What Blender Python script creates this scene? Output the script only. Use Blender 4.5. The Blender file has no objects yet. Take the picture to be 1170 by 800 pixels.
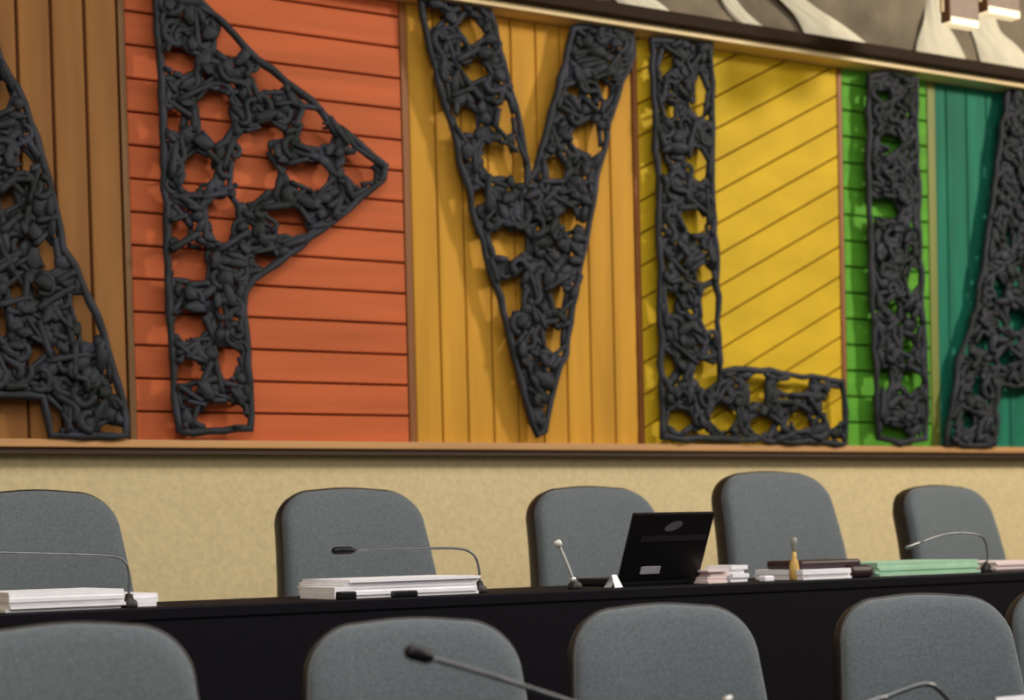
import bpy, bmesh, math, random
from mathutils import Vector, Matrix
random.seed(11)
scene = bpy.context.scene
COL = scene.collection

# ------------------------------------------------------------------ camera
F_PX, CX, CY = 2100.0, 585.0, 683.24
TH, PH, RO = 0.5520296, -0.03116166, -0.02415518
DIST, ZC = 6.0, 1.5                       # camera stands 6 m in front of the panelled wall
fwd = Vector((math.sin(TH)*math.cos(PH), math.cos(TH)*math.cos(PH), math.sin(PH)))
r0 = Vector((math.cos(TH), -math.sin(TH), 0.0)); u0 = r0.cross(fwd)
c_, s_ = math.cos(RO), math.sin(RO)
cr = r0*c_ + u0*s_; cu = u0*c_ - r0*s_
CAM = Vector((0, -DIST, ZC))
cd = bpy.data.cameras.new('camera'); cam = bpy.data.objects.new('camera', cd); COL.objects.link(cam)
cam.matrix_world = Matrix(((cr.x, cu.x, -fwd.x, CAM.x), (cr.y, cu.y, -fwd.y, CAM.y), (cr.z, cu.z, -fwd.z, CAM.z), (0, 0, 0, 1)))
cd.sensor_width = 36; cd.sensor_fit = 'HORIZONTAL'; cd.lens = 36*F_PX/1170
cd.shift_y = (CY-400)/1170
cd.clip_start = .05; cd.clip_end = 100
cd.dof.use_dof = True; cd.dof.focus_distance = 4.6; cd.dof.aperture_fstop = 3.0
scene.camera = cam

def P(px, py, N):
    """world point seen at a photo position, at distance N in front of the camera's row (plane y = N - 6)"""
    d = fwd + cr*((px-CX)/F_PX) + cu*((CY-py)/F_PX)
    return CAM + d*(N/d.y)
def PZ(px, py, z):
    d = fwd + cr*((px-CX)/F_PX) + cu*((CY-py)/F_PX)
    return CAM + d*((z-ZC)/d.z)
def PPM(px, py, N):                       # photo pixels per metre across and up at that place
    a = P(px, py, N); return 1/((P(px+1, py, N)-a).x), 1/abs((P(px, py-1, N)-a).z)

# ------------------------------------------------------------------ materials
def lin(c):
    out = []
    for v in c:
        v /= 255.0
        out.append(v/12.92 if v <= .04045 else ((v+.055)/1.055)**2.4)
    return (*out, 1)
def mat(name, c, rough=.6, metal=0, var=.12, scale=30, bump=0, stretch=(1, 1, 1), emit=0, c2=None, spec=.5, sheen=0):
    m = bpy.data.materials.new(name); m.use_nodes = True
    nt = m.node_tree; n = nt.nodes; l = nt.links
    b = n['Principled BSDF']
    b.inputs['Roughness'].default_value = rough; b.inputs['Metallic'].default_value = metal
    b.inputs['Specular IOR Level'].default_value = spec
    if sheen: b.inputs['Sheen Weight'].default_value = sheen; b.inputs['Sheen Roughness'].default_value = .4
    tc = n.new('ShaderNodeTexCoord'); mp = n.new('ShaderNodeMapping'); mp.inputs['Scale'].default_value = stretch
    nz = n.new('ShaderNodeTexNoise'); nz.inputs['Scale'].default_value = scale; nz.inputs['Detail'].default_value = 5
    l.new(tc.outputs['Object'], mp.inputs['Vector']); l.new(mp.outputs['Vector'], nz.inputs['Vector'])
    cr_ = n.new('ShaderNodeValToRGB')
    a = lin(c); d = lin(c2) if c2 else tuple(x*(1-2*var) for x in a[:3])+(1,)
    e = tuple(min(1, x*(1+var)) for x in a[:3])+(1,)
    cr_.color_ramp.elements[0].position = .3; cr_.color_ramp.elements[0].color = d
    cr_.color_ramp.elements[1].position = .7; cr_.color_ramp.elements[1].color = e
    l.new(nz.outputs['Fac'], cr_.inputs['Fac']); l.new(cr_.outputs['Color'], b.inputs['Base Color'])
    if bump:
        bp = n.new('ShaderNodeBump'); bp.inputs['Strength'].default_value = bump; bp.inputs['Distance'].default_value = .01
        l.new(nz.outputs['Fac'], bp.inputs['Height']); l.new(bp.outputs['Normal'], b.inputs['Normal'])
    if emit:
        l.new(cr_.outputs['Color'], b.inputs['Emission Color']); b.inputs['Emission Strength'].default_value = emit
    return m
V_, H_ = (1, 1, .08), (.08, 1, 1)
M = dict(
    brown=mat('brown_boards', (152, 104, 54), .65, var=.13, scale=12, stretch=V_, spec=.22),
    orange=mat('orange_boards', (204, 104, 60), .65, var=.10, scale=12, stretch=H_, spec=.22),
    gold=mat('golden_boards', (208, 152, 50), .65, var=.10, scale=12, stretch=V_, spec=.22),
    yellow=mat('yellow_boards', (216, 178, 34), .65, var=.08, scale=12, stretch=(.3, 1, .5), spec=.22),
    green=mat('green_boards', (92, 164, 46), .65, var=.12, scale=12, stretch=H_, spec=.22),
    teal=mat('teal_boards', (28, 116, 92), .65, var=.16, scale=14, stretch=V_, spec=.22),
    backing=mat('dark_backing', (96, 44, 12), .8),
    backg=mat('green_backing', (14, 70, 14), .8),
    strip=mat('olive_strip', (128, 88, 38), .55, scale=10, stretch=V_),
    stripd=mat('brown_strip', (150, 88, 30), .55, scale=10, stretch=V_),
    stripg=mat('olive_green_strip', (124, 132, 52), .55, scale=10, stretch=V_),
    ledge=mat('ledge_wood', (200, 150, 96), .5, scale=10, stretch=H_),
    dark=mat('ledge_shade_and_stem', (62, 40, 20), .6, scale=10, stretch=H_),
    raild=mat('dark_rail', (44, 28, 14), .7, scale=10, stretch=H_, spec=.15),
    cream=mat('cream_trim', (246, 216, 160), .5, scale=10, stretch=H_),
    wall=mat('beige_plaster', (222, 203, 156), .9, var=.05, scale=45, bump=.25),
    iron=mat('wrought_iron', (54, 55, 64), .65, metal=.2, var=.3, scale=9, c2=(32, 38, 34), bump=.6, spec=.3),
    fabric=mat('grey_fabric', (102, 109, 113), .95, var=.10, scale=140, bump=.15, spec=.2, sheen=.35),
    shell=mat('dark_plastic', (34, 30, 28), .5),
    metal=mat('grey_metal', (120, 122, 126), .35, metal=.8),
    chrome=mat('bright_metal', (225, 225, 225), .2, metal=.6),
    bright=mat('pale_silver', (232, 232, 228), .35, metal=.1, var=.03),
    black=mat('black_laminate', (15, 13, 21), .6, var=.1, spec=.12),
    blackp=mat('black_plastic', (14, 13, 16), .4, spec=.3),
    paper=mat('white_paper', (250, 248, 255), .9, var=.03, scale=20),
    pink=mat('pinkish_paper', (238, 218, 216), .9, var=.03, scale=20),
    greenf=mat('pale_green_card', (168, 206, 176), .8, var=.05, scale=20),
    amber=mat('amber_glass', (214, 174, 96), .25, var=.08),
    cap=mat('grey_cap', (150, 146, 136), .4),
    brownl=mat('dark_brown_leather', (52, 32, 36), .5),
    logo=mat('grey_emblem', (92, 90, 96), .4),
    band=mat('dark_grey_band', (36, 34, 40), .35),
    sticker=mat('light_grey_sticker', (180, 174, 184), .6),
    drape=mat('grey_cloth', (132, 119, 99), .85, var=.2, scale=5),
    foldlight=mat('cloth_light_paint', (226, 218, 194), .8, var=.06, scale=8),  # light on the cloth folds, put in as a paler colour
    carpet=mat('floor_carpet', (92, 84, 78), .95, var=.15, scale=90),
    ceil=mat('ceiling_paint', (92, 78, 62), .9),
    lampbody=mat('brown_lamp_body', (110, 74, 44), .5),
    lampglow=mat('lamp_glow', (255, 232, 190), .5, var=.02, emit=.75),
)

# ------------------------------------------------------------------ mesh helpers
def obj(name, bm, m, parent=None, smooth=False):
    bmesh.ops.recalc_face_normals(bm, faces=bm.faces)
    me = bpy.data.meshes.new(name); bm.to_mesh(me); bm.free()
    if smooth:
        for p in me.polygons: p.use_smooth = True
    me.materials.append(m)
    o = bpy.data.objects.new(name, me); COL.objects.link(o)
    if parent: o.parent = parent
    return o
def tag(o, label, cat, group=None, loc=None):
    o['label'] = label; o['category'] = cat
    if group: o['group'] = group
    if loc is not None: o.location = loc
    return o
def thing(name, label, cat, loc=(0, 0, 0), rz=0, group=None):
    o = bpy.data.objects.new(name, None); COL.objects.link(o); o.empty_display_size = .1
    o.location = loc; o.rotation_euler = (0, 0, rz)
    return tag(o, label, cat, group)
def struct(name, bm, m):
    o = obj(name, bm, m); o['kind'] = 'structure'; return o
def box(bm, x0, x1, y0, y1, z0, z1, bev=0):
    r = bmesh.ops.create_cube(bm, size=1)
    vs = r['verts']
    for v in vs:
        v.co = Vector((x0 if v.co.x < 0 else x1, y0 if v.co.y < 0 else y1, z0 if v.co.z < 0 else z1))
    if bev:
        es = {e for v in vs for e in v.link_edges}
        bmesh.ops.bevel(bm, geom=list(es), offset=bev, segments=2, affect='EDGES', profile=.5)
    return bm
def tube(bm, pts, rad, seg=8, closed=False, cap=True):
    pts = [Vector(p) for p in pts]; n = len(pts)
    rads = rad if isinstance(rad, (list, tuple)) else [rad]*n
    rings = []; prev = None
    for i, p in enumerate(pts):
        a = pts[(i-1) % n] if (closed or i > 0) else p
        b = pts[(i+1) % n] if (closed or i < n-1) else p
        t = (b-a).normalized() if (b-a).length > 1e-9 else Vector((0, 0, 1))
        if prev is None:
            k = Vector((0, 1, 0)) if abs(t.y) < .9 else Vector((1, 0, 0))
            prev = (k - t*k.dot(t)).normalized()
        else:
            q = prev - t*prev.dot(t)
            prev = q.normalized() if q.length > 1e-6 else prev
        w = t.cross(prev)
        rings.append([bm.verts.new(p + (prev*math.cos(2*math.pi*j/seg) + w*math.sin(2*math.pi*j/seg))*rads[i]) for j in range(seg)])
    m = n if closed else n-1
    for i in range(m):
        A, B = rings[i], rings[(i+1) % n]
        for j in range(seg):
            bm.faces.new((A[j], A[(j+1) % seg], B[(j+1) % seg], B[j]))
    if cap and not closed:
        bm.faces.new(rings[0][::-1]); bm.faces.new(rings[-1])
    return bm
def lathe(bm, prof, seg=20, c=(0, 0, 0)):
    c = Vector(c); rings = []
    for r, z in prof:
        rings.append([bm.verts.new(c + Vector((r*math.cos(2*math.pi*j/seg), r*math.sin(2*math.pi*j/seg), z))) for j in range(seg)])
    for A, B in zip(rings, rings[1:]):
        for j in range(seg):
            bm.faces.new((A[j], A[(j+1) % seg], B[(j+1) % seg], B[j]))
    bm.faces.new(rings[0][::-1]); bm.faces.new(rings[-1]); return bm
def smooth_path(ctrl, n=6):
    ctrl = [Vector(c) for c in ctrl]; out = []
    c = [ctrl[0]*2-ctrl[1]] + ctrl + [ctrl[-1]*2-ctrl[-2]]
    for i in range(1, len(c)-2):
        a, b, d, e = c[i-1], c[i], c[i+1], c[i+2]
        for k in range(n):
            t = k/n
            out.append(.5*((2*b)+(d-a)*t+(2*a-5*b+4*d-e)*t*t+(3*b-a-3*d+e)*t**3))
    out.append(ctrl[-1]); return out
def area(poly):
    return sum(a[0]*b[1]-b[0]*a[1] for a, b in zip(poly, poly[1:]+poly[:1]))/2
def clip_half(poly, nx, nz, d):           # keep nx*x + nz*z <= d
    out = []
    for a, b in zip(poly, poly[1:]+poly[:1]):
        da, db = nx*a[0]+nz*a[1]-d, nx*b[0]+nz*b[1]-d
        if da <= 0: out.append(a)
        if da*db < 0:
            t = da/(da-db); out.append((a[0]+(b[0]-a[0])*t, a[1]+(b[1]-a[1])*t))
    return out
def board(bm, poly, yf=.002, yb=.02, ch=.0035):   # one board with a chamfered face, poly in x,z
    if len(poly) < 3 or abs(area(poly)) < 2e-4: return
    if area(poly) < 0: poly = poly[::-1]
    n = len(poly); ins = []
    for i in range(n):
        p0, p1, p2 = Vector(poly[i-1]), Vector(poly[i]), Vector(poly[(i+1) % n])
        a = (p1-p0); b = (p2-p1)
        if a.length < 1e-6 or b.length < 1e-6: return
        a.normalize(); b.normalize()
        na, nb = Vector((-a.y, a.x)), Vector((-b.y, b.x))
        k = na+nb; k = k/max(.3, k.dot(na))
        ins.append(p1+k*ch)
    r1 = [bm.verts.new((p[0], yb, p[1])) for p in poly]
    r2 = [bm.verts.new((p[0], yf+ch, p[1])) for p in poly]
    r3 = [bm.verts.new((p[0], yf, p[1])) for p in ins]
    for A, B in ((r1, r2), (r2, r3)):
        for j in range(n): bm.faces.new((A[j], A[(j+1) % n], B[(j+1) % n], B[j]))
    bm.faces.new(r3); bm.faces.new(r1[::-1])

# ------------------------------------------------------------------ the room
ZL = P(585, 507, 6.0).z                   # foot of the panels
ZT = P(855, 62, 6.0).z                    # head of the panels
TIER1, TIER2 = .30, .61
XL, XR = -2.5, 11.0
struct('wall_back', box(bmesh.new(), XL, XR, .03, .20, 0, 5.0), M['wall'])
struct('wall_left', box(bmesh.new(), XL-.15, XL, -9, .2, 0, 5.0), M['wall'])
struct('wall_right', box(bmesh.new(), XR, XR+.15, -9, .2, 0, 5.0), M['wall'])
struct('ceiling', box(bmesh.new(), XL-.15, XR+.15, -9, .2, 5.0, 5.1), M['ceil'])
bm = bmesh.new()
box(bm, XL, XR, -9, .03, -.1, 0); box(bm, XL, XR, -4.25, .03, 0, TIER1); box(bm, XL, XR, -2.35, .03, TIER1, TIER2)
struct('floor', bm, M['carpet'])
LH = .027
struct('trim_1', box(bmesh.new(), XL, XR, -.05, .03, ZL-LH, ZL, .004), M['ledge'])
struct('trim_ledge_shade', box(bmesh.new(), XL, XR, -.035, .03, ZL-LH-.02, ZL-LH), M['dark'])  # dark strip added as the shade under the ledge
struct('trim_3', box(bmesh.new(), XL, XR, -.11, .03, ZT, ZT+.024, .004), M['cream'])
struct('trim_4', box(bmesh.new(), XL, XR, -.15, .03, ZT+.024, ZT+.075, .006), M['raild'])

# ------------------------------------------------------------------ coloured board panels
def wx(px, py=300): return P(px, py, 6.0).x
def panel(name_label, x0, x1, kind, m, strip_m, strip_w, backing=None, boards=None, step=None, off=0, ang=0, gap=.007):
    t = thing('board_panel', name_label, 'wall panel', (x0, 0, ZL), group='coloured board panels along the wall')
    bm = bmesh.new(); w = x1-x0-strip_w; h = ZT-ZL
    rect = [(0, 0), (w, 0), (w, h), (0, h)]
    if kind == 'v':
        e = [off]
        while e[-1] < w: e.append(e[-1]+step)
        for a, b in zip(e, e[1:]):
            board(bm, clip_half(clip_half(rect, -1, 0, -(a+gap/2)), 1, 0, b-gap/2))
    elif kind == 'h':
        e = [off]
        while e[-1] < h: e.append(e[-1]+step)
        for a, b in zip(e, e[1:]):
            board(bm, clip_half(clip_half(rect, 0, -1, -(a+gap/2)), 0, 1, b-gap/2))
    else:
        nx, nz = -math.sin(ang), math.cos(ang)
        d = off - 40*step
        while d < 6:
            board(bm, clip_half(clip_half(rect, -nx, -nz, -(d+gap/2)), nx, nz, d+step-gap/2)); d += step
    obj('boards', bm, m, t)
    obj('backing', box(bmesh.new(), 0, x1-x0-.001, .02, .0285, 0, h), backing or M['backing'], t)
    obj('edge_strip', box(bmesh.new(), w+.003, x1-x0-.001, 0, .02, 0, h, .002), strip_m, t)
    return t
xa, xp, xv, xl, xi, xg = wx(-190), wx(151), wx(471.5), wx(733), wx(965.5), wx(1071.5)
s1 = xp-wx(142.5); s2 = xv-wx(463); s3 = xl-wx(726.5); s4 = xi-wx(960); s5 = xg-wx(1062)
st = (wx(133.6, 50)-wx(57.5, 50))/2
panel('brown panel of vertical boards at the left, behind the first letter A', xp-s1-st*9.02, xp, 'v', M['brown'], M['strip'], s1, step=st, off=.02*st, gap=.010)
zs = [P(150, y, 6.0).z for y in (12.7, 470)]; sp = (zs[0]-zs[1])/12
panel('orange red panel of horizontal boards behind the letter P', xp, xv, 'h', M['orange'], M['stripd'], s2, step=sp, off=(zs[1]-ZL) % sp - sp)
w = xl-xv-s3
panel('golden tan panel of vertical boards behind the letter V', xv, xl, 'v', M['gold'], M['stripd'], s3, step=w/9, off=0, gap=.006)
pa, pb = P(818, 184, 6.0), P(957, 109, 6.0); pc = P(818, 257, 6.0)
an = math.atan2(pb.z-pa.z, pb.x-pa.x); nx, nz = -math.sin(an), math.cos(an)
dd = lambda p: nx*(p.x-xl)+nz*(p.z-ZL)
panel('yellow panel of diagonal boards behind the letter L', xl, xi, 'd', M['yellow'], M['stripd'], s4, step=(dd(pa)-dd(pc))/2, off=dd(pa), ang=an, gap=.006)
zs = [P(966, y, 6.0).z for y in (96, 453)]; sp = (zs[0]-zs[1])/12
panel('narrow bright green panel of short horizontal boards behind the letter I', xi, xg, 'h', M['green'], M['stripg'], s5, backing=M['backg'], step=sp, off=(zs[1]-ZL) % sp - sp)
st = wx(1107, 200)-wx(1084, 200)
panel('teal panel of narrow vertical boards behind the last letter A', xg, xg+st*14, 'v', M['teal'], M['stripg'], .02, backing=M['backg'], step=st*1.0, off=st*.55-st, gap=.006)

# ------------------------------------------------------------------ wrought iron letters
NL = 5.942
def inside(p, poly):
    x, z = p; c = False; j = len(poly)-1
    for i in range(len(poly)):
        xi_, zi_ = poly[i]; xj, zj = poly[j]
        if (zi_ > z) != (zj > z) and x < (xj-xi_)*(z-zi_)/(zj-zi_)+xi_: c = not c
        j = i
    return c
def seg_d(p, a, b):
    ax, az = a; bx, bz = b; dx, dz = bx-ax, bz-az
    t = max(0, min(1, ((p[0]-ax)*dx+(p[1]-az)*dz)/max(1e-9, dx*dx+dz*dz)))
    return math.hypot(p[0]-ax-dx*t, p[1]-az-dz*t)
def letter(ch, label, outline, holes, counter=None, seed=1, stop=.05):
    rnd = random.Random(seed)
    C = [(lambda q: (q.x, q.z))(P(x, y, NL)) for x, y in outline]
    Cc = [(lambda q: (q.x, q.z))(P(x, y, NL)) for x, y in counter] if counter else None
    H = []
    for hx, hy, rx, ry in holes:
        q = P(hx, hy, NL); kx, kz = PPM(hx, hy, NL); H.append((q.x, q.z, 1.12*rx/kx+.002, 1.12*ry/kz+.002))
    ox, oz = sum(p[0] for p in C)/len(C), min(p[1] for p in C)
    t = thing('iron_letter', label, 'letter', (ox, -.058, oz), group='iron lattice letters on the wall')
    loc = lambda x, z, y=0.0: Vector((x-ox, y, z-oz))
    loops = [C]+([Cc] if Cc else [])
    def edge_d(p): return min(seg_d(p, a, b) for L in loops for a, b in zip(L, L[1:]+L[:1]))
    def ok(p, m=.008):
        if not inside(p, C) or (Cc and inside(p, Cc)): return False
        return True
    def in_hole(p, r):
        for hx, hz, rx, rz in H:
            if ((p[0]-hx)/(rx+r))**2+((p[1]-hz)/(rz+r))**2 < 1: return True
        return False
    # outline rods, a little hand-bent
    bm = bmesh.new()
    for L in loops:
        pts = []
        for a, b in zip(L, L[1:]+L[:1]):
            n = max(1, int(math.hypot(b[0]-a[0], b[1]-a[1])/.05))
            for k in range(n):
                f = k/n
                pts.append(loc(a[0]+(b[0]-a[0])*f+rnd.uniform(-.006, .006), a[1]+(b[1]-a[1])*f+rnd.uniform(-.006, .006), rnd.uniform(-.006, .006)))
        tube(bm, pts, [rnd.uniform(.011, .0165) for _ in pts], 7, closed=True)
    obj('outline_rod', bm, M['iron'], t, True)
    # scrap: bars, rings, horseshoes and bent rods welded between the outline, leaving the openings free
    xs = [p[0] for p in C]; zs_ = [p[1] for p in C]; cell = .011
    cells = {}
    i0 = 0
    x = min(xs)
    while x < max(xs):
        z = min(zs_)
        while z < max(zs_):
            p = (x, z)
            if ok(p) and not in_hole(p, .004) and edge_d(p) > .012: cells[(round(x/cell), round(z/cell))] = p
            z += cell
        x += cell
    total = max(1, len(cells)); bm = bmesh.new(); keys = list(cells); rnd.shuffle(keys); made = 0
    for size in (1.0, .7, .45, .3):
        for k in list(keys):
            if k not in cells: continue
            if len(cells)/total < stop: break
            px, pz = cells[k]
            for tr in range(5):
                kind = rnd.choice(('bar', 'bar', 'bar', 'plate', 'plate', 'plate', 'shoe', 'ess'))
                a = rnd.uniform(0, 2*math.pi); r = rnd.uniform(.009, .0145)*(.75+.25*size); pts = []
                if kind == 'bar':
                    ln = rnd.uniform(.06, .15)*size
                    pts = [(px+math.cos(a)*ln*f, pz+math.sin(a)*ln*f) for f in (-.5, -.25, 0, .25, .5)]
                elif kind in ('ring', 'shoe'):
                    R = rnd.uniform(.022, .042)*size; cx, cz = px+math.cos(a)*R, pz+math.sin(a)*R
                    n = 12 if kind == 'ring' else 9
                    span = 2*math.pi if kind == 'ring' else 3.9
                    pts = [(cx-math.cos(a+span*(q/n-(0 if kind == 'ring' else .5)))*R, cz-math.sin(a+span*(q/n-(0 if kind == 'ring' else .5)))*R) for q in range(n if kind == 'ring' else n+1)]
                else:
                    ln = rnd.uniform(.09, .16)*size
                    for q in range(9):
                        f = q/8-.5; s = math.sin(f*2*math.pi)*.022*size
                        pts.append((px+math.cos(a)*ln*f-math.sin(a)*s, pz+math.sin(a)*ln*f+math.cos(a)*s))
                if kind == 'plate':
                    ra, rb = rnd.uniform(.022, .05)*size, rnd.uniform(.014, .028)*size
                    rim = [(1+rnd.uniform(-.22, .22)) for _ in range(11)]
                    shp = [(ra*math.cos(q*2*math.pi/11)*rim[q], rb*math.sin(q*2*math.pi/11)*rim[q]) for q in range(11)]
                    pts = [(px+math.cos(a)*u-math.sin(a)*v, pz+math.sin(a)*u+math.cos(a)*v) for u, v in shp]
                    if all(ok(p) and not in_hole(p, .003) for p in pts):
                        y0 = rnd.uniform(-.022, .010); tx, tz = rnd.uniform(-.35, .35), rnd.uniform(-.35, .35)
                        def pv(p, f, dy): return bm.verts.new(loc(px+(p[0]-px)*f, pz+(p[1]-pz)*f, y0+dy+tx*(p[0]-px)*f+tz*(p[1]-pz)*f))
                        rg = [[pv(p, .8, .008) for p in pts], [pv(p, 1, 0) for p in pts], [pv(p, .72, -.009) for p in pts]]
                        for A_, B_ in zip(rg, rg[1:]):
                            for j in range(11): bm.faces.new((A_[j], A_[(j+1) % 11], B_[(j+1) % 11], B_[j]))
                        bm.faces.new(rg[0][::-1]); bm.faces.new(rg[2]); made += 1
                        for kk in list(cells):
                            p = cells[kk]
                            if abs(p[0]-px) < .06 and abs(p[1]-pz) < .06 and inside(p, pts): del cells[kk]
                        break
                    continue
                if all(ok(p) and not in_hole(p, r*1.05) for p in pts):
                    y0 = rnd.uniform(-.016, .016); sl = rnd.uniform(-.15, .15)
                    tube(bm, [loc(p[0], p[1], y0+sl*(p[0]-px)) for p in pts], [r*rnd.uniform(.85, 1.15) for _ in pts], 7, closed=(kind == 'ring'))
                    made += 1
                    n2 = int(r*1.0/cell)+2
                    dense = []
                    for p, q in zip(pts, pts[1:]+(pts[:1] if kind == 'ring' else [])):
                        for f in (0, .33, .67): dense.append((p[0]+(q[0]-p[0])*f, p[1]+(q[1]-p[1])*f))
                    for p in dense+[pts[-1]]:
                        gx, gz = round(p[0]/cell), round(p[1]/cell)
                        for i in range(-n2, n2+1):
                            for j in range(-n2, n2+1):
                                kk = (gx+i, gz+j)
                                if kk in cells and math.hypot(cells[kk][0]-p[0], cells[kk][1]-p[1]) < r*1.05: del cells[kk]
                    break
    obj('scrap_lattice', bm, M['iron'], t, True)
    # pins to the boards
    zlo, zhi = min(zs_), max(zs_); pins = 0
    for f in (.06, .3, .55, .8, .95):
        row = [k for k in keys if abs(k[1]*cell-(zlo+(zhi-zlo)*f)) < .012]
        if row and pins < 5:
            k = row[len(row)//2]
            obj('mounting_pin', tube(bmesh.new(), [loc(k[0]*cell, k[1]*cell, 0), loc(k[0]*cell, k[1]*cell, .0595)], .006, 6), M['iron'], t); pins += 1
    print('letter', ch, made, len(cells)/total)
    return t
letter('A', 'black iron lattice letter A cut off at the left edge, on the brown boards',
       [(-62, -45), (-38, -45), (0, 66), (20, 100), (40, 156), (61, 224), (71, 282), (95, 328), (124, 400), (144, 477), (146, 497), (58, 498), (50, 452), (-130, 452), (-142, 498), (-225, 498)],
       [(3, 112, 5, 10), (27, 183, 4, 8), (92, 352, 4, 9), (100, 378, 4, 10), (55, 290, 4, 12), (10, 228, 5, 8), (60, 480, 8, 5), (0, 372, 5, 9), (20, 330, 3, 7), (-30, 400, 10, 12), (-80, 400, 12, 12), (40, 400, 3, 5), (125, 490, 6, 3)],
       counter=[(-52, 120), (-20, 210), (-2, 300), (-88, 330)], seed=3, stop=.02)
letter('P', 'black iron lattice letter P with a pointed bowl, on the orange boards',
       [(176, -42), (190, -42), (228, 0), (256, 27), (292, 68), (342, 106), (396, 152), (441, 192), (436, 206), (410, 226), (380, 254), (330, 290), (290, 318), (279, 336), (282, 400), (287, 491), (203, 494), (197, 400), (192, 320), (190, 250), (185, 130), (182, 50)],
       [(205, 70, 13, 11), (261, 50, 10, 11), (304, 92, 13, 8), (246, 128, 13, 19), (247, 147, 9, 10), (197, 138, 8, 9), (226, 193, 13, 13), (215, 212, 5, 4), (289, 165, 12, 11), (292, 196, 21, 18), (280, 222, 8, 6), (253, 243, 14, 12), (254, 262, 8, 12), (217, 301, 16, 15), (217, 372, 13, 10), (353, 200, 19, 11), (410, 193, 14, 12), (361, 155, 15, 7), (355, 137, 8, 8), (310, 150, 9, 6), (335, 262, 13, 5), (216, 424, 11, 8), (261, 415, 7, 13), (252, 479, 24, 4), (255, 467, 16, 4), (302, 298, 8, 5), (205, 262, 7, 7), (325, 247, 15, 4)],
       seed=5)
letter('V', 'black iron lattice letter V narrowing to a point, on the golden boards',
       [(480, -4), (515, -6), (552, 3), (560, 14), (575, 70), (588, 120), (598, 172), (606, 208), (617, 180), (632, 122), (645, 72), (655, 32), (690, 28), (722, 38), (725, 62), (711, 92), (698, 130), (682, 200), (671, 268), (655, 350), (645, 404), (633, 440), (623, 494), (615, 497), (608, 484), (596, 440), (581, 371), (561, 311), (546, 258), (530, 200), (510, 122), (487, 42)],
       [(537, 35, 10, 11), (543, 80, 10, 5), (533, 137, 8, 12), (577, 137, 5, 11), (570, 183, 13, 15), (591, 192, 4, 12), (578, 280, 12, 12), (596, 277, 5, 9), (584, 331, 10, 9), (586, 345, 5, 8), (637, 340, 5, 8), (630, 387, 6, 10), (671, 150, 10, 5), (676, 162, 7, 11), (664, 162, 6, 6), (690, 102, 5, 8), (633, 190, 6, 9), (649, 252, 8, 5), (655, 105, 4, 4), (497, 20, 5, 6), (545, 225, 6, 4)],
       seed=8)
letter('L', 'black iron lattice letter L, on the yellow boards',
       [(745, 46), (812, 46), (813, 130), (815, 235), (820, 340), (822, 426), (840, 421), (880, 425), (962, 436), (966, 470), (966, 506), (870, 503), (757, 501), (756, 400), (752, 200)],
       [(761, 72, 4, 8), (799, 107, 4, 11), (797, 125, 4, 5), (763, 126, 4, 8), (797, 182, 6, 9), (800, 197, 4, 5), (758, 190, 3, 6), (792, 252, 12, 9), (804, 312, 7, 7), (809, 352, 6, 20), (806, 428, 11, 11), (766, 345, 3, 9), (777, 480, 9, 9), (827, 477, 10, 11), (865, 443, 6, 13), (905, 441, 15, 5), (953, 465, 8, 18), (872, 486, 10, 6), (914, 480, 8, 8), (765, 418, 4, 10), (800, 499, 12, 2)],
       seed=13)
letter('I', 'narrow black iron lattice letter I, on the green boards',
       [(994, 88), (1016, 82), (1046, 90), (1049, 200), (1053, 350), (1058, 440), (1056, 500), (1030, 506), (1004, 502), (999, 400), (995, 300), (992, 200)],
       [(1017, 161, 9, 5), (1011, 238, 13, 8), (1042, 318, 4, 9), (1040, 436, 8, 9), (1012, 432, 5, 8), (1020, 494, 14, 4), (1020, 350, 5, 5), (1036, 395, 4, 7), (1010, 110, 5, 4)],
       seed=21, stop=.03)
letter('A', 'black iron lattice letter A cut off at the right edge, on the teal boards',
       [(1152, 100), (1198, 104), (1222, 250), (1262, 508), (1214, 508), (1206, 440), (1140, 440), (1136, 509), (1081, 507), (1096, 408), (1116, 352), (1131, 250), (1141, 170)],
       [(1162, 365, 8, 8), (1150, 268, 3, 5), (1140, 330, 3, 7), (1115, 440, 3, 6), (1105, 480, 4, 7), (1180, 390, 8, 9), (1122, 390, 4, 6), (1150, 410, 6, 5)],
       counter=[(1182, 200), (1196, 330), (1168, 330)], seed=34, stop=.03)

# ------------------------------------------------------------------ desks
ZD = TIER2+.753                            # top of the back desk
YB0 = 4.1-6                                # its front face
def desk(label, y0, z0, z1, depth=.46):
    t = thing('conference_desk', label, 'desk', (0, y0, z0))
    h = z1-z0
    obj('desk_top', box(bmesh.new(), XL+.3, XR-.3, 0, depth, h-.03, h, .004), M['black'], t)
    obj('front_panel', box(bmesh.new(), XL+.3, XR-.3, .004, .026, 0, h-.03), M['black'], t)
    for x in (XL+.3, 1.2, 2.9, 4.6, 6.4, 8.2, XR-.34):
        obj('side_panel', box(bmesh.new(), x, x+.03, .03, depth-.02, 0, h-.03), M['black'], t)
    return t
desk('long black desk of the back row below the panelled wall', YB0, TIER2, ZD)
FD = TIER1+.73
desk('long black desk of the front row, just below the picture', 2.03-6, TIER1, FD)

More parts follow.
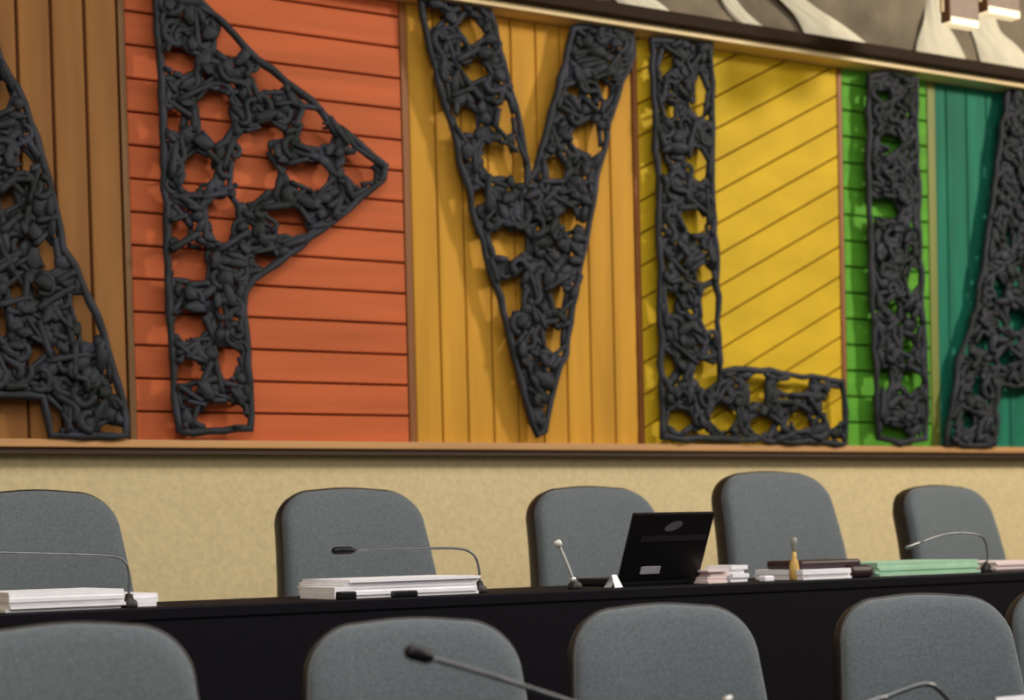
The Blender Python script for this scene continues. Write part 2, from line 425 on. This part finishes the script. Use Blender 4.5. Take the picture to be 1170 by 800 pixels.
# ------------------------------------------------------------------ chairs
def back_outline(w0, w1, h, rad, n=10):
    """rounded trapezoid in x,z, counter-clockwise"""
    pts = []
    def corner(cx, cz, r, a0, a1):
        for i in range(n+1):
            a = a0+(a1-a0)*i/n; pts.append((cx+r*math.cos(a), cz+r*math.sin(a)))
    R2 = .06
    corner(w0/2-R2, R2, R2, -math.pi/2, 0)
    for i in range(1, 6):
        f = i/6; pts.append((w0/2+(w1/2-w0/2)*f, R2+(h-rad-R2)*f))
    corner(w1/2-rad, h-rad, rad, 0, math.pi/2)
    for i in range(1, 6): pts.append((w1/2-rad-(w1-2*rad)*i/6, h+.008*math.sin(math.pi*i/6)))
    corner(-w1/2+rad, h-rad, rad, math.pi/2, math.pi)
    for i in range(1, 6):
        f = 1-i/6; pts.append((-(w0/2+(w1/2-w0/2)*f), R2+(h-rad-R2)*f))
    corner(-w0/2+R2, R2, R2, math.pi, 1.5*math.pi)
    return pts
def slab(outline, rings, cz, bend):
    """rings: (scale, y) from the back to the front; bend moves a point to its curved place"""
    bm = bmesh.new(); prev = None
    for s, y in rings:
        cur = [bm.verts.new(bend(Vector((x*s, y, cz+(z-cz)*s)))) for x, z in outline]
        if prev:
            for j in range(len(cur)): bm.faces.new((prev[j], prev[(j+1) % len(cur)], cur[(j+1) % len(cur)], cur[j]))
        else: bm.faces.new(cur[::-1])
        prev = cur
    c = bm.verts.new(bend(Vector((0, rings[-1][1], cz))))
    for j in range(len(prev)): bm.faces.new((prev[j], prev[(j+1) % len(prev)], c))
    return bm
LEAN = math.radians(11)
def bend(v):
    y = v.y - .9*v.x*v.x*.35 - .03*math.sin(math.pi*min(1, max(0, v.z/.62)))
    y2 = y*math.cos(LEAN)+v.z*math.sin(LEAN); z2 = v.z*math.cos(LEAN)-y*math.sin(LEAN)
    return Vector((v.x, .20+y2, .46+z2))
def make_chair(label, w0=.52, w1=.445):
    t = thing('conference_chair', label, 'chair')
    out = back_outline(w0, w1, .60, .115)
    obj('backrest', slab(out, [(.95, .0), (.97, -.012), (.975, -.045), (.965, -.058), (.935, -.066), (.85, -.071), (.6, -.075), (.3, -.076)], .3, bend), M['fabric'], t, True)
    obj('back_shell', slab(out, [(.86, .038), (.95, .034), (.99, .022), (1.0, .005), (1.0, -.034), (.985, -.040), (.96, -.038)], .3, bend), M['shell'], t, True)
    bm = bmesh.new(); box(bm, -.235, .235, -.30, .20, .42, .51, .03); obj('seat', bm, M['fabric'], t, True)
    bm = bmesh.new(); box(bm, -.22, .22, -.26, .22, .395, .42, .008); tube(bm, smooth_path([(0, .1, .40), (0, .27, .42), (0, .31, .6), (0, .31, .75)]), .022, 8)
    obj('seat_frame', bm, M['shell'], t)
    for s in (-1, 1):
        a = obj('armrest', box(bmesh.new(), s*.25-.02, s*.25+.02, -.20, .10, .68, .71, .012), M['shell'], t)
        obj('armrest_post', tube(bmesh.new(), smooth_path([(s*.2, 0, .41), (s*.24, 0, .43), (s*.25, 0, .5), (s*.25, -.02, .685)]), .016, 8), M['shell'], a, True)
    obj('gas_column', lathe(bmesh.new(), [(.035, .09), (.035, .25), (.022, .25), (.022, .40)], 14), M['metal'], t, True)
    bm = bmesh.new()
    for k in range(5):
        a = 2*math.pi*k/5+.3; d = Vector((math.cos(a), math.sin(a), 0))
        tube(bm, [d*.02+Vector((0, 0, .105)), d*.25+Vector((0, 0, .065))], [.028, .016], 8)
    obj('star_base', bm, M['shell'], t, True)
    for k in range(5):
        a = 2*math.pi*k/5+.3; d = Vector((math.cos(a), math.sin(a), 0)); q = Vector((-d.y, d.x, 0))
        obj('caster', tube(bmesh.new(), [d*.25+q*-.02+Vector((0, 0, .028)), d*.25+q*.02+Vector((0, 0, .028))], .028, 12), M['shell'], t, True)
    return t
def dup(src, label, group=None):
    r = src.copy(); COL.objects.link(r); r['label'] = label
    if group: r['group'] = group
    for ch in list(src.children):
        c = ch.copy(); COL.objects.link(c); c.parent = r
        for g in list(ch.children):
            d = g.copy(); COL.objects.link(d); d.parent = c
    return r
proto = None
G1, G2 = 'grey chairs of the back row', 'grey chairs of the front row'
CH = [  # photo x of the back's centre, row depth, yaw, raise, scale x, label, group
    (45, 5.02, .02, .0, 1.0, 'grey back row chair at the left edge, behind the wide stack of white paper', G1),
    (394, 5.02, -.03, .0, 1.06, 'grey back row chair behind the paper stack and the bent microphone with a black tip', G1),
    (668, 5.02, -.05, .0, 1.04, 'grey back row chair behind the black laptop', G1),
    (879, 5.06, .02, .05, 1.12, 'grey back row chair standing tallest, behind the small amber bottle', G1),
    (1076, 4.98, .08, -.005, 1.04, 'grey back row chair behind the pale green folders', G1),
    (37, 3.14, -.25, .015, .94, 'grey front row chair at the left edge, below the wide stack of white paper', G2),
    (422, 3.14, -.30, -.005, .95, 'grey front row chair behind the black-tipped gooseneck microphone', G2),
    (704, 3.14, -.36, -.0, .90, 'grey front row chair below the black laptop', G2),
    (999, 3.12, -.42, -.005, .92, 'grey front row chair below the pale green folders', G2),
    (1190, 3.14, -.44, .0, .92, 'grey front row chair mostly cut off by the right edge', G2),
]
for px, N, rz, up, sx, lab, g in CH:
    if proto is None:
        proto = make_chair(lab); proto['group'] = g; o = proto
    else:
        o = dup(proto, lab, g)
    q = P(px, 660 if g == G1 else 800, N)
    k = 1+up/1.05
    o.location = (q.x, q.y-.28, TIER2 if g == G1 else TIER1)
    o.rotation_euler = (0, 0, rz); o.scale = (sx, 1, k)

# ------------------------------------------------------------------ things on the back desk
def stack(name, label, cat, px0, px1, py_top, N, depth, m, layers=6, jit=.006, rz=0, z=ZD, group=None, h=None):
    a, b = P(px0, py_top, N), P(px1, py_top, N)
    w = b.x-a.x; h = h if h else max(.004, (a.z+b.z)/2-z)
    rnd = random.Random(int(px0*7)+3); bm = bmesh.new()
    for i in range(layers):
        dx, dy = rnd.uniform(-jit, jit), rnd.uniform(-jit, jit)
        box(bm, -w/2+dx, w/2+dx, dy, depth+dy, h*i/layers+.0002, h*(i+1)/layers-.0002)
    o = obj(name, bm, m); o.rotation_euler.z = rz
    return tag(o, label, cat, group, ((a.x+b.x)/2, N-6, z))
stack('paper_stack', 'wide stack of white paper at the left edge of the back desk', 'paper', 8, 140, 675, 4.16, .28, M['paper'], 6)
stack('paper_sheets', 'few white sheets right of the left microphone stem', 'paper', 151, 179, 678, 4.22, .22, M['paper'], 3)
stack('paper_stack', 'stack of white paper under the bent microphone with a black tip', 'paper', 396, 546, 660, 4.17, .28, M['paper'], 6)
stack('paper_sheets', 'thin white sheets sticking out left of the middle paper stack', 'paper', 383, 398, 671, 4.15, .2, M['paper'], 2)
stack('paper_stack', 'pinkish white papers just right of the black laptop', 'paper', 810, 832, 651, 4.2, .2, M['pink'], 6, .01)
stack('paper_pad', 'small thick white pad between pinkish papers and amber bottle', 'paper', 834, 853, 646, 4.24, .12, M['paper'], 4)
stack('paper_stack', 'white papers under the dark brown document case', 'paper', 917, 972, 650, 4.16, .22, M['paper'], 4)
stack('folder_stack', 'stack of pale green folders on the back desk', 'folder', 1004, 1119, 641, 4.2, .28, M['greenf'], 5, .008)
stack('paper_stack', 'pinkish white papers at the right edge of the back desk', 'paper', 1138, 1200, 641, 4.2, .28, M['pink'], 5)

def slim(name, label, cat, px0, px1, py_top, py_bot, N, depth, m, bev=.004, rz=0, z=None):
    a, b = P(px0, py_top, N), P(px1, py_top, N); c = P((px0+px1)/2, py_bot, N)
    z0 = ZD if z is None else z
    w = b.x-a.x; h = (a.z+b.z)/2-z0
    o = obj(name, box(bmesh.new(), -w/2, w/2, 0, depth, 0, h, min(bev, h*.4)), m); o.rotation_euler.z = rz
    return tag(o, label, cat, None, ((a.x+b.x)/2, N-6, z0))
slim('phone', 'small black phone in front of the middle paper stack', 'phone', 389, 408, 676, 683, 4.115, .03, M['blackp'])
slim('remote_control', 'flat black remote in front of the middle paper stack', 'remote', 452, 478, 675, 680, 4.115, .03, M['blackp'])
pz = P(945, 650, 4.16).z
tag(obj('document_case', box(bmesh.new(), -.12, .12, 0, .16, 0, .026, .008), M['brownl']), 'dark brown document case lying on white papers', 'case', None, (P(950, 645, 4.18).x, 4.18-6, pz))
slim('spectacle_case', 'dark spectacle case between white papers and green folders', 'case', 972, 1000, 646, 660, 4.16, .07, M['brownl'], .02)
slim('eraser', 'tiny pale block in front of the tallest back row chair', 'block', 874, 885, 658, 664, 4.14, .03, M['paper'])

# amber bottle
q = P(908, 660, 4.2)
t = thing('small_bottle', 'small amber bottle with a grey stopper on the back desk', 'bottle', (q.x, q.y, ZD))
k = (P(908, 614, 4.2).z-ZD)/.135
obj('bottle_body', lathe(bmesh.new(), [(.013, 0), (.0155, .003), (.0155, .046*k), (.013, .055*k), (.0065, .072*k), (.0055, .09*k)], 18), M['amber'], t, True)
obj('stopper', lathe(bmesh.new(), [(.006, .09*k), (.007, .092*k), (.007, .11*k), (.010, .118*k), (.009, .132*k), (.005, .135*k)], 14), M['cap'], t, True)

# laptop
q = P(752, 664, 4.26)
t = thing('laptop', 'open black laptop seen from behind its lid on the back desk', 'laptop', (q.x, 4.26-6, ZD))
W_ = P(797, 660, 4.26).x-P(705, 660, 4.26).x
obj('keyboard_base', box(bmesh.new(), -W_/2, W_/2, 0, .21, 0, .022, .005), M['blackp'], t)
ld = obj('lid', box(bmesh.new(), -W_/2, W_/2, -.006, .006, 0, .208, .005), M['blackp'], t)
ld.location = (0, 0, .016); ld.rotation_euler.x = math.radians(24)
bm = bmesh.new()
for s, rx, rz_ in ((.004, .030, .014),):
    vs = []
    for i in range(16):
        a = 2*math.pi*i/16; vs.append(bm.verts.new((s+rx*math.cos(a), -.0072, .168+rz_*math.sin(a)+.25*rx*math.cos(a))))
    bm.faces.new(vs)
obj('emblem', bm, M['logo'], ld)
obj('lid_band', box(bmesh.new(), -.10, W_/2-.01, -.0075, -.005, .122, .138), M['band'], ld)
obj('sticker', box(bmesh.new(), -.075, -.008, -.0078, -.005, .022, .044), M['sticker'], ld)
# glint-white folded card left of the laptop
bm = bmesh.new()
for s in (-1, 1):
    vs = [bm.verts.new(p) for p in ((-.016, s*.02, 0), (.02, s*.02, 0), (.018, 0, .035), (-.004, 0, .035))]
    bm.faces.new(vs)
q = P(700, 664, 4.2)
o = tag(obj('folded_card', bm, M['paper']), 'little white folded card just left of the laptop', 'card', None, (q.x, q.y, ZD)); o.rotation_euler.z = .3

# microphones
def mic(label, pts, N, base_px, z, r=.0035, headr=.009, headlen=.045, tip=None, stem_m=None, group='gooseneck microphones', base=True, collar=None):
    """pts: the stem from its base to the head, as photo positions with their own depths"""
    w = [P(x, y, n) for x, y, n in pts]
    b = Vector((w[0].x, w[0].y, z)) if base_px is None else Vector((P(*base_px, N).x, P(*base_px, N).y, z))
    t = thing('gooseneck_microphone', label, 'microphone', b, group=group)
    rel = [p-b for p in w]
    obj('base', lathe(bmesh.new(), [(.019, 0), (.020, .003), (.019, .014), (.011, .020), (.007, .032)], 18), M['shell'], t, True)
    path = smooth_path([Vector((0, 0, .02))]+rel, 6)
    obj('stem', tube(bmesh.new(), path, r, 8), stem_m or M['metal'], t, True)
    e = rel[-1]; d = (rel[-1]-rel[-2]).normalized(); bm = bmesh.new(); L = headlen
    tube(bm, [e-d*.004, e, e+d*L*.15, e+d*L*.8, e+d*L*.95, e+d*L], [headr*.4, headr*.7, headr, headr, headr*.7, headr*.2], 12)
    obj('head', bm, tip or M['blackp'], t, True)
    if collar:
        c = path[int(len(path)*collar)]; bm = bmesh.new(); lathe(bm, [(.004, -.008), (.009, -.006), (.009, .006), (.004, .008)], 12, c)
        obj('collar', bm, M['chrome'], t, True)
    return t
mic('gooseneck microphone at the left edge, its stem bent left over the wide paper stack', [(147, 672, 4.2), (147, 655, 4.2), (140, 640, 4.2), (118, 635, 4.21), (60, 633, 4.24), (-20, 631, 4.28)], 4.2, None, ZD)
mic('gooseneck microphone bent left with a black tip over the middle paper stack', [(548, 668, 4.22), (547, 650, 4.22), (541, 634, 4.22), (524, 627, 4.22), (480, 627, 4.23), (404, 629, 4.25)], 4.22, None, ZD, headr=.0105, headlen=.06)
mic('short silver microphone with a bright tip left of the laptop', [(657, 668, 4.2), (652, 655, 4.19), (646, 640, 4.18), (639, 624, 4.17)], 4.2, None, ZD, r=.0045, headr=.010, headlen=.018, tip=M['bright'], collar=.38, stem_m=M['bright'])
mic('gooseneck microphone bent left in front of the rightmost back row chair', [(1127, 650, 4.24), (1128, 630, 4.24), (1122, 614, 4.24), (1100, 609, 4.24), (1074, 612, 4.23), (1052, 620, 4.22)], 4.24, None, ZD, headr=.007, headlen=.075, tip=M['metal'])
# front row
mic('gooseneck microphone with a black tip before the second front row chair', [(760, 870, 2.4), (735, 836, 2.4), (690, 815, 2.4), (640, 798, 2.4), (560, 772, 2.4), (492, 752, 2.4)], 2.4, None, FD, r=.0042, headr=.0115, headlen=.045)
mic('gooseneck microphone peeking up before the fourth front row chair', [(1110, 850, 2.4), (1092, 812, 2.4), (1072, 788, 2.4), (1056, 782, 2.4), (1030, 790, 2.4), (1012, 797, 2.4)], 2.4, None, FD, r=.0045, headr=.008, headlen=.06, tip=M['metal'])
mic('short microphone with a bright tip before the third front row chair', [(850, 850, 2.4), (840, 825, 2.4), (833, 804, 2.4)], 2.4, None, FD, r=.0045, headr=.009, headlen=.014, tip=M['chrome'])
# name card at the right edge of the front desk
a = P(1138, 797, 2.4); bm = bmesh.new(); hh = a.z-FD
for s in (-1, 1):
    vs = [bm.verts.new(p) for p in ((0, s*.05, 0), (.24, s*.05, 0), (.24, 0, hh), (0, 0, hh))]; bm.faces.new(vs)
tag(obj('name_card', bm, M['paper']), 'white folded card at the bottom right corner, before the fifth front row chair', 'card', None, (a.x, a.y, FD))

# ------------------------------------------------------------------ cloth above the panels and the lamps
drape = thing('cloth_drape', 'grey crumpled cloth with slanting folds coloured pale as light above the dark rail over the panels', 'drape', (0, 0, ZT+.076))
bm = bmesh.new(); nx_, nz_ = 260, 30; grid = []
x0, x1 = 1.5, 9.5
for j in range(nz_+1):
    row = []
    for i in range(nx_+1):
        x = x0+(x1-x0)*i/nx_; z = 1.15*j/nz_
        ph = x*6.0+z*8+1.2*math.sin(x*1.7)
        row.append(bm.verts.new((x, -.055+.018*math.sin(ph)+.008*math.sin(ph*2.3+z*9), z)))
    grid.append(row)
for j in range(nz_):
    for i in range(nx_): bm.faces.new((grid[j][i], grid[j][i+1], grid[j+1][i+1], grid[j+1][i]))
obj('backing_cloth', bm, M['drape'], drape, True)
def fold(L, R_, deep=.018):  # strip over the cloth, its pale colour stands in for light on a fold
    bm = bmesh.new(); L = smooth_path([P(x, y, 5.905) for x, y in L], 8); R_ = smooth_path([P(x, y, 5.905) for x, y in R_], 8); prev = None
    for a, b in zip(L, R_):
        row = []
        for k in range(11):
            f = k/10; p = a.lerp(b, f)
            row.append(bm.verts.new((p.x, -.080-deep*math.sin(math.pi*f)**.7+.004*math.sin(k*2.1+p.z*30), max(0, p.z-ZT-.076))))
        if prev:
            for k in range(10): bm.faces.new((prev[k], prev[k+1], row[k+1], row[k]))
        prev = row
    obj('painted_light_fold', bm, M['foldlight'], drape, True)
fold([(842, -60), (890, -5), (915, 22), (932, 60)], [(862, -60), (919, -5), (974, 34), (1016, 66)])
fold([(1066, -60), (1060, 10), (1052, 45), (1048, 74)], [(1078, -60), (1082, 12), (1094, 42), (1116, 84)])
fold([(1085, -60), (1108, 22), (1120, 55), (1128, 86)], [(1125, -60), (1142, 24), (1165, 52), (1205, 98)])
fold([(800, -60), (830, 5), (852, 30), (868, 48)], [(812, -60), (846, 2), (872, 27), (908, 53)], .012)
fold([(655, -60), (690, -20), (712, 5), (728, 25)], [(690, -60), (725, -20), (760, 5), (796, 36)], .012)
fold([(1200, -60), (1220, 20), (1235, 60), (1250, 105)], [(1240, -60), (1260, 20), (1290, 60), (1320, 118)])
def lamp(label, px0, px1, py_bot, N):
    a, b = P(px0, py_bot, N), P(px1, py_bot, N); w = b.x-a.x
    t = thing('box_lamp', label, 'lamp', ((a.x+b.x)/2, a.y, a.z), group='box lamps under the ceiling')
    bm = bmesh.new(); H = .16
    box(bm, -w/2, w/2, 0, .05, .012, H, .006); obj('housing', bm, M['lampbody'], t)
    obj('diffuser', box(bmesh.new(), -w/2+.006, w/2-.006, -.004, .046, 0, .030, .003), M['lampglow'], t)
    obj('bracket', box(bmesh.new(), -w/2-.018, -w/2-.006, .02, .035, 0.05, 5.0-a.z), M['cream'], t)
    obj('ceiling_stem', tube(bmesh.new(), [(0, .025, H-.01), (0, .025, 5.0-a.z)], .012, 8), M['dark'], t)
lamp('small brown box lamp just left of its twin near the top right corner', 1085, 1119, 27, 5.3)
lamp('brown box lamp with lit base nearest the top right corner', 1128, 1166, 15, 5.3)

# ------------------------------------------------------------------ light
def area_light(name, loc, target, power, size, color, sy=None):
    ld = bpy.data.lights.new(name, 'AREA'); ld.energy = power; ld.color = color; ld.size = size
    if sy: ld.shape = 'RECTANGLE'; ld.size_y = sy
    o = bpy.data.objects.new(name, ld); COL.objects.link(o); o.location = loc
    o.rotation_euler = (Vector(target)-Vector(loc)).to_track_quat('-Z', 'Y').to_euler()
area_light('ceiling_light', (3.2, -4.0, 4.85), (3.2, -3.7, 0), 170, 6, (1, .97, .95), 2.4)
area_light('wall_washer', (8.4, -4.2, 4.7), (4.2, 0, 2.5), 230, .6, (1, .90, .74))
area_light('front_light', (-.5, -7.5, 4.6), (3, -.5, 2.2), 180, 3, (1, .96, .92))
wd = bpy.data.worlds.new('world'); scene.world = wd; wd.use_nodes = True
wd.node_tree.nodes['Background'].inputs['Color'].default_value = (1, .95, .9, 1)
wd.node_tree.nodes['Background'].inputs['Strength'].default_value = .25
scene.view_settings.view_transform = 'Standard'
scene.view_settings.look = 'None'
